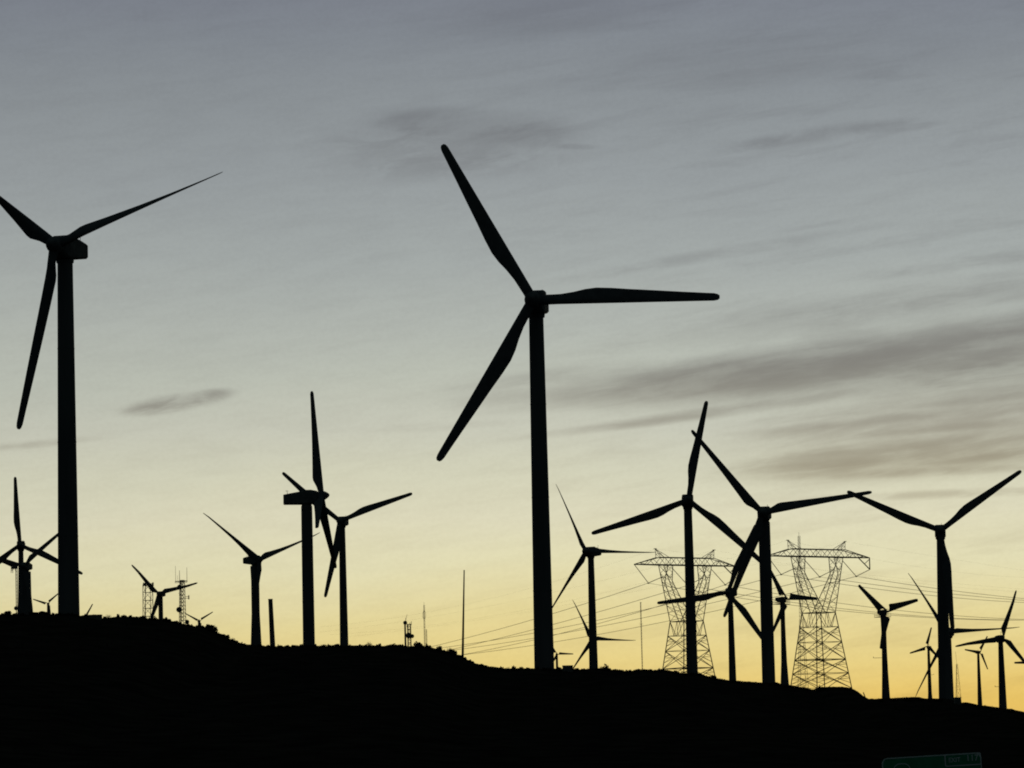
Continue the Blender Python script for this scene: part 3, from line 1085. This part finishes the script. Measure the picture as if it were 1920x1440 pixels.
py1, yk1, pk1 = pylon(1287.5, 1165, 1400, 'left of two lattice transmission pylons with splayed window legs', True)
py2, yk2, pk2 = pylon(1535, 1149, 1400, 'right of two lattice transmission pylons, its crossarm ending in a hanging bracket', True, 23.4)


# ------------------------------------------------------------------ power lines
def to_px(p):
    q = p - CAM
    wv = q.dot(f0)
    return 960 + F * q.dot(rt) / wv, 720 - F * q.dot(up) / wv


def span(A, mpx, mpy, bpx, bpy, DB):
    """sagging span from yoke A to the next (hidden) pylon in direction (bpx,bpy), passing (mpx,mpy)"""
    B = P(bpx, bpy, DB)
    lo, hi = 0., 1.
    sg = 1 if to_px(B)[0] > to_px(A)[0] else -1
    for _ in range(40):
        t = (lo + hi) / 2
        if (to_px(A.lerp(B, t))[0] - mpx) * sg < 0:
            lo = t
        else:
            hi = t
    c = A.lerp(B, t)
    want = P(mpx, mpy, c.y)
    sag = (c.z - want.z) / (4 * t * (1 - t))
    return [A.lerp(B, i / 30) - Vector((0, 0, 4 * sag * (i / 30) * (1 - i / 30))) for i in range(31)]


def wire(left, right, r, label, nm='power_line'):
    pts = list(reversed(left)) + right[1:]
    mb = MB()
    mb.tube(pts, r, 5)
    o = mb.build(nm, WIRE)
    tag(o, label, 'cable', 'cables strung between the pylons')


DL, DR = 1750., 1800.
rw = .08
SP = [  # yoke, left mid, left far, right mid, right far
    (yk1[0], (1040, 1149.5), (790, 1217), (1757, 1159), (1990, 1161.5), 'conductor from the outer left insulator of the left pylon'),
    (yk1[1], (1040, 1170), (800, 1228), (1757, 1157.3), (1990, 1162), 'conductor from the middle insulator of the left pylon'),
    (yk1[2], (1040, 1190.5), (830, 1234), (1757, 1151.6), (1990, 1162.6), 'conductor from the outer right insulator of the left pylon'),
    (yk2[0], (1040, 1179.5), (795, 1219), (1757, 1117.6), (1990, 1132), 'conductor from the outer left insulator of the right pylon'),
    (yk2[1], (1040, 1190), (820, 1223), (1757, 1110.7), (1990, 1130), 'conductor from the middle insulator of the right pylon'),
    (yk2[2], (1040, 1203.6), (830, 1232), (1757, 1103.6), (1990, 1128), 'conductor from the outer right insulator of the right pylon'),
]
for (yk, lm, lb, rm_, rb_, lab) in SP:
    wire(span(yk, lm[0], lm[1], lb[0], lb[1], DL), span(yk, rm_[0], rm_[1], rb_[0], rb_[1], DR), rw, lab)
SH = [(pk1[0], (960, 1112), (600, 1175), (1600, 1075), (1990, 1110), 'hair-thin earth wire over the left peak of the left pylon'),
      (pk1[1], (1040, 1110), (600, 1185), (1600, 1078), (1990, 1112), 'hair-thin earth wire over the right peak of the left pylon'),
      (pk2[0], (1040, 1132), (620, 1190), (1757, 1068), (1990, 1084), 'hair-thin earth wire over the left peak of the right pylon'),
      (pk2[1], (1040, 1138), (640, 1195), (1757, 1044), (1990, 1080), 'hair-thin earth wire over the right peak of the right pylon')]
for (yk, lm, lb, rm_, rb_, lab) in SH:
    wire(span(yk, lm[0], lm[1], lb[0], lb[1], DL), span(yk, rm_[0], rm_[1], rb_[0], rb_[1], DR), .012, lab, 'earth_wire')


# ------------------------------------------------------------------ utility boxes on the crest
def utility_box(x0, x1, ytop, D, depth, label, rail=False):
    a_, b_ = P(x0, ytop, D), P(x1, ytop, D)
    cx, cy = (a_.x + b_.x) / 2, D
    g = ground(cx, cy) - .4
    root = tag(empty('utility_box', (cx, cy, g)), label, 'utility box')
    hw = (b_.x - a_.x) / 2
    h = (a_.z + b_.z) / 2 - g
    mb = MB()
    mb.box((-hw + .03, -depth / 2, .0), (hw - .03, depth / 2, h - .08), .02)
    mb.build('cabinet', CABIN, root)
    mb = MB()
    mb.box((-hw, -depth / 2 - .04, h - .078), (hw, depth / 2 + .04, h), .02)
    mb.build('lid', CABIN, root)
    for sx in (-1, 1):
        mb = MB()
        xc = sx * hw * .48
        mb.box((xc - hw * .43, -depth / 2 - .02, .45), (xc + hw * .43, -depth / 2 - .003, h - .16))
        d_ = mb.build('door', CABIN, root)
        mb = MB()
        mb.box((xc - sx * hw * .36 - .02, -depth / 2 - .05, h * .6), (xc - sx * hw * .36 + .02, -depth / 2 - .021, h * .6 + .12))
        mb.build('handle', STEEL, d_)


utility_box(167, 191.3, 1152.8, 403, 1.0, 'low metal utility box at the right foot of the very large left turbine')
utility_box(1054.0, 1074.5, 1247.8, 403, 1.0, 'metal utility box right of the foot of the tallest turbine')
utility_box(1788.5, 1801.8, 1307.5, 403, .9, 'upright metal utility box at the right foot of the V-bladed turbine')

# ------------------------------------------------------------------ shrubs
def shrub_meshes(seed, spiky):
    rnd = random.Random(seed)
    lf, tw = MB(), MB()
    for k in range(14):
        a0 = rnd.uniform(0, 2 * PI)
        ln = rnd.uniform(.6, 1.0)
        e = Vector((math.cos(a0) * rnd.uniform(.2, .8), math.sin(a0) * rnd.uniform(.2, .8), ln))
        mid = e * .5 + Vector((rnd.uniform(-.1, .1), rnd.uniform(-.1, .1), .05))
        tw.tube([(0, 0, -.4), mid, e], [.035, .025, .008], 4)
    n = 120 if spiky else 520
    lobes = [(Vector((rnd.uniform(-.5, .5), rnd.uniform(-.5, .5), rnd.uniform(.25, .6))), rnd.uniform(.3, .5)) for _ in range(7)]
    for k in range(n):
        c, r = lobes[rnd.randrange(7)]
        v = Vector((rnd.gauss(0, 1), rnd.gauss(0, 1), rnd.gauss(0, 1))).normalized() * r * rnd.uniform(.5, 1.12)
        p = c + v
        if p.z < -.1:
            p.z = rnd.uniform(-.1, .4)
        sz = rnd.uniform(.07, .16)
        if spiky:
            d = Vector((v.x, v.y, abs(v.z) + .4)).normalized() * sz * 2.6
            s_ = Vector((rnd.uniform(-1, 1), rnd.uniform(-1, 1), 0)) * .03
        else:
            d = Vector((rnd.uniform(-1, 1), rnd.uniform(-1, 1), rnd.uniform(-1, 1))).normalized() * sz
            s_ = d.cross(Vector((rnd.uniform(-1, 1), rnd.uniform(-1, 1), rnd.uniform(-1, 1)))).normalized() * sz
        i = len(lf.v)
        lf.v += [p - d, p + s_, p + d, p - s_]
        lf.f.append((i, i + 1, i + 2, i + 3))
    return lf, tw


PROTO = []
for sd_ in range(6):
    lf, tw = shrub_meshes(100 + sd_, sd_ == 5)
    lo_ = lf.build('foliage', LEAF)
    to_ = tw.build('stems', TWIG)
    PROTO.append((lo_, to_))
used = [False] * 6
COMMON = 'low dark desert shrub on the crest line of the hill'


def shrub(px, py_top, rpx, vi, label=None, D=None):
    D = D or 404.0
    p = P(px, py_top, D)
    g = ground(p.x, D) + bump_z(p.x, D)
    hgt = max((p.z - g) * 1.4, .26)
    wd = max(rpx * 1.25 / F * D, .18)
    root = empty('desert_shrub', (p.x, D, g - hgt * .12), random.uniform(0, 6.28))
    root.scale = (wd / .85, wd / .85, hgt * 1.12 / .95)
    tag(root, label or COMMON, 'shrub', 'shrubs along the hill crest')
    for i in (0, 1):
        src = PROTO[vi][i]
        if not used[vi]:
            o = src
        else:
            o = src.copy()
            COL.objects.link(o)
        o.parent = root
    used[vi] = True


BUSH = [(14, 1147.5, 6, 0, 'rounded shrub on the crest just left of the thin far-left mast'), (68, 1149.5, 10, 1, None), (84, 1149.8, 9, 2, None), (108, 1152, 6, 3, None), (196, 1157, 3, 0, None), (203, 1155, 4.5, 5, 'wispy shrub right of the utility box at the left tower foot'),
        (222, 1153.2, 2.5, 1, None), (244, 1155, 3, 0, None), (270, 1156, 4, 1, None), (291, 1158.5, 4, 2, None), (309, 1160, 4.5, 3, 'shrub touching the foot of the short turbine between the radio towers'), (318, 1161.5, 4, 4, None), (329, 1165, 4, 0, None), (337, 1168, 3.5, 2, None), (358, 1172, 3, 2, None),
        (396, 1174.5, 8, 1, 'big round shrub alone on the steep left slope'), (402, 1177, 6, 3, None), (417, 1190, 6, 0, None), (424, 1192.5, 5, 1, None), (437, 1198, 3.2, 5, None), (443, 1202, 4, 0, None), (452, 1206, 3, 2, None),
        (487, 1208.5, 3, 4, None), (525, 1211.5, 5, 0, None), (537, 1212, 4, 3, None), (553, 1211.5, 5, 1, None), (566, 1210, 4, 2, None), (603, 1210.5, 3, 5, None), (610, 1210, 4, 5, None), (618, 1210, 4, 2, None), (625, 1211, 3, 3, None),
        (631.5, 1208.5, 4, 0, 'round shrub between the side-on turbine foot and the slender one'), (655, 1210, 3, 5, None), (685, 1209.5, 3, 3, None), (692, 1207, 4, 5, 'tuft of spiky grass on the level crest left of mid-picture'), (695, 1208, 2, 5, None), (711, 1208.5, 2.6, 1, None), (728, 1210, 4, 0, None), (738, 1208.8, 6, 2, 'broad shrub left of the ball-topped antenna pole'), (747, 1210.5, 4, 1, None),
        (782, 1206, 6.5, 4, 'large dome-shaped shrub right of the two-dish lattice frame'), (788, 1209, 4, 0, None), (800, 1210.5, 3, 2, None), (803, 1212, 4, 1, None), (823, 1214, 4.5, 3, 'shrub on the slope right of the caged mast'), (831, 1219.5, 3, 1, None),
        (842, 1218.5, 5, 5, None), (848, 1219.5, 5, 0, 'rounded shrub on the slope just left of the tall bare pole'), (852, 1223, 4, 1, None), (859, 1229, 3, 3, None), (863, 1230.5, 3, 2, None), (880, 1239.5, 3, 3, None), (886, 1243, 3, 1, None), (900, 1246, 4.5, 1, 'shrub low on the slope right of the tall bare pole'), (911, 1249, 5, 0, None), (921, 1250.5, 4, 4, None), (930, 1252.5, 4, 3, None),
        (941, 1252, 4, 2, None), (953, 1253, 3, 5, None), (962, 1250.5, 4, 4, None), (977, 1252, 4.5, 3, 'shrub on the crest left of the tallest turbine foot'), (990, 1254, 4, 1, None), (1048, 1252.5, 4, 0, None), (1080, 1254.5, 4, 1, None), (1094, 1255.5, 4, 3, None), (1127, 1251.5, 4, 5, None), (1135.5, 1250.2, 5.5, 2, 'rounded shrub right of the foot of the thin-bladed turbine'),
        (1142, 1254, 4, 0, None), (1152, 1256.8, 4, 1, None), (1165, 1257.2, 5, 3, None), (1182, 1258.5, 2.4, 4, None), (1193, 1256, 4.5, 1, None), (1200, 1255.8, 4, 2, None), (1210, 1256, 4.2, 0, None), (1220, 1257.5, 3, 1, None), (1228, 1258.3, 3, 3, None), (1237.5, 1255.2, 4, 4, 'rounded shrub at the left foot of the left pylon'), (1250, 1257.5, 3, 2, None), (1267, 1258.5, 3.5, 1, None), (1272, 1260.5, 3, 2, None),
        (1279, 1260.8, 2.5, 5, None), (1286, 1264, 3, 0, None), (1330, 1271, 3, 2, None), (1338, 1268, 5, 0, 'rounded shrub at the right foot of the left pylon'), (1350, 1273.5, 5, 5, None), (1356, 1274.5, 4, 1, None), (1377, 1276.2, 3.5, 2, 'shrub at the right foot of the low turbine near the left pylon'), (1405, 1279.8, 3, 0, None), (1420, 1281.5, 4, 1, None), (1455, 1281, 4, 2, None), (1461, 1284, 3, 5, None), (1490, 1288.5, 3, 2, None),
        (1507, 1288.5, 3.6, 5, None), (1513, 1291.5, 4, 3, None), (1536, 1290.5, 3, 2, None), (1545, 1290.2, 5, 4, None), (1558, 1290.4, 3, 1, None), (1572, 1291, 4, 3, None), (1590, 1292, 5, 0, None), (1601, 1295, 3, 1, None), (1628, 1313, 2.5, 0, None), (1652, 1312, 4, 1, None), (1680, 1310.5, 3.5, 3, None), (1676, 1311.6, 4, 2, None), (1700, 1311, 5, 0, None),
        (1709, 1310, 3, 4, None), (1717, 1309.8, 4, 2, None), (1728, 1311.5, 3, 3, None), (1755, 1311.3, 4, 0, None), (1762, 1312.5, 4, 1, None), (1808, 1318.8, 3.5, 3, None), (1813, 1320, 4, 2, None), (1822, 1321.2, 4, 1, None), (1830, 1324.5, 3, 0, None), (1849, 1326.3, 3, 2, None), (1857, 1326.4, 4, 1, None), (1868, 1329, 4, 3, None), (1893, 1332.5, 3, 5, None), (1901, 1335, 4, 0, None), (1912, 1338, 3, 1, None)]
for (px, py, r, vi, lab) in BUSH:
    shrub(px, py, r, vi, lab)
for i in range(160):                                   # low growth between the named bushes
    px = random.uniform(0, 1920)
    q = P(px, 1200, 404)
    gz = ground(q.x, 404)
    if 1600 < px < 1640:
        continue
    py = to_px(Vector((q.x, 404, gz)))[1]
    shrub(px, py - random.uniform(1.4, 4.0), random.uniform(1.6, 4.5), random.randrange(5), None)

# ground cover too dense to count
mb = MB()
rnd = random.Random(3)
for i in range(5200):
    y = rnd.choice((rnd.uniform(150, 403), rnd.uniform(360, 405), rnd.uniform(406, 640)))
    x = rnd.uniform(-.15, .15) * y
    g = ground(x, y) + bump_z(x, y)
    sz = rnd.uniform(.05, .13)
    if y > 402:
        sz *= .7
    for q in range(4):
        a0 = rnd.uniform(0, 2 * PI)
        t = Vector((math.cos(a0), math.sin(a0), 0))
        b = Vector((x, y, g)) + t * sz * .5
        i0 = len(mb.v)
        mb.v += [b - Vector((0, 0, .05)) - t.cross(Vector((0, 0, 1))) * sz * .4, b - Vector((0, 0, .05)) + t.cross(Vector((0, 0, 1))) * sz * .4, b + t * sz * .5 + Vector((0, 0, sz * 1.3))]
        mb.f.append((i0, i0 + 1, i0 + 2))
tag(mb.build('desert_scrub', LEAF), 'sparse dry desert ground cover scattered over the hill', 'ground cover', kind='stuff')

# ------------------------------------------------------------------ highway sign
D = 120.
kk = D / F
tl, tr = P(1652.5, 1421.8, D), P(1839, 1410.2, D)
ex = (tr - tl)
W = ex.length
ang = math.atan2(ex.z, ex.x)
ctr = (tl + tr) / 2
gz = ground(ctr.x, D)
sg = tag(empty('exit_sign', (ctr.x, D, gz)), 'green highway exit sign with white border and number panel, bottom right', 'road sign')
BH = 2.3


def rrect(x0, z0, x1, z1, r, n=6):
    pts = []
    for (cx, cz, a0) in ((x1 - r, z1 - r, 0), (x0 + r, z1 - r, 90), (x0 + r, z0 + r, 180), (x1 - r, z0 + r, 270)):
        for i in range(n + 1):
            a_ = R_(a0 + 90 * i / n)
            pts.append((cx + r * math.cos(a_), cz + r * math.sin(a_)))
    return pts


def plate(name, outline, y0, y1, m, parent, hole=None):
    mb = MB()
    n = len(outline)
    if hole is None:
        mb.loft([[(x, y1, z) for x, z in outline], [(x, y0, z) for x, z in outline]])
    else:
        i = len(mb.v)
        mb.v += [Vector((x, y0, z)) for x, z in outline] + [Vector((x, y0, z)) for x, z in hole] + [Vector((x, y1, z)) for x, z in outline] + [Vector((x, y1, z)) for x, z in hole]
        for k in range(n):
            k2 = (k + 1) % n
            mb.f += [(k, k2, n + k2, n + k), (2 * n + k, 3 * n + k, 3 * n + k2, 2 * n + k2), (k, 2 * n + k, 2 * n + k2, k2), (n + k, n + k2, 3 * n + k2, 3 * n + k)]
    o = mb.build(name, m, parent)
    return o


zt = ctr.z - gz
bd = plate('board', rrect(-W / 2, -BH, W / 2, 0, .18), -.02, .02, GREEN, sg)
bd.location = (0, 0, zt)
bd.rotation_euler = (0, -ang, 0)
bw = .032
plate('border', rrect(-W / 2 + .004, -BH + .004, W / 2 - .004, -.004, .175), -.026, -.0205, WHITE, bd, rrect(-W / 2 + .004 + bw, -BH + .004 + bw, W / 2 - .004 - bw, -.004 - bw, .145))
px0 = -W / 2 + (1770 - 1652.5) * kk
plate('panel_border', rrect(px0, -.375, W / 2 - .004, -.006, .05), -.0285, -.0265, WHITE, bd, rrect(px0 + bw, -.375 + bw, W / 2 - .004 - bw, -.006 - bw, .035))
# route shield whose top just shows
plate('route_shield', rrect(-W / 2 + .33, -.95, -W / 2 + .33 + .52, -.19, .2), -.026, -.0205, WHITE, bd, rrect(-W / 2 + .352, -.93, -W / 2 + .33 + .50, -.215, .18))


def lettering(txt, x, z, size, sx=1.0):
    cu = bpy.data.curves.new('lettering', 'FONT')
    cu.body = txt
    cu.size = size
    cu.extrude = .002
    cu.offset = .003
    to = bpy.data.objects.new('tmp_text', cu)
    COL.objects.link(to)
    bpy.context.view_layer.update()
    me = bpy.data.meshes.new_from_object(to.evaluated_get(bpy.context.evaluated_depsgraph_get()))
    bpy.data.objects.remove(to)
    o = bpy.data.objects.new('lettering', me)
    me.materials.clear()
    me.materials.append(WHITE)
    COL.objects.link(o)
    o.parent = bd
    o.location = (x, -.0235, z)
    o.rotation_euler = (PI / 2, 0, 0)
    o.scale = (sx, 1, 1)


lettering('EXIT', px0 + .11, -.245, .19, .92)
lettering('117', px0 + .64, -.24, .26, .95)
for sx in (-1, 1):
    mb = MB()
    xx = sx * W * .3
    zt2 = zt - .25
    for (x0, x1, y0, y1) in ((-.075, .075, .03, .045), (-.075, .075, .15, .165), (-.01, .01, .046, .149)):
        mb.box((xx + x0, y0, -.3), (xx + x1, y1, zt2))
    mb.build('post', STEEL, sg)

for p_ in PROTO:
    pass
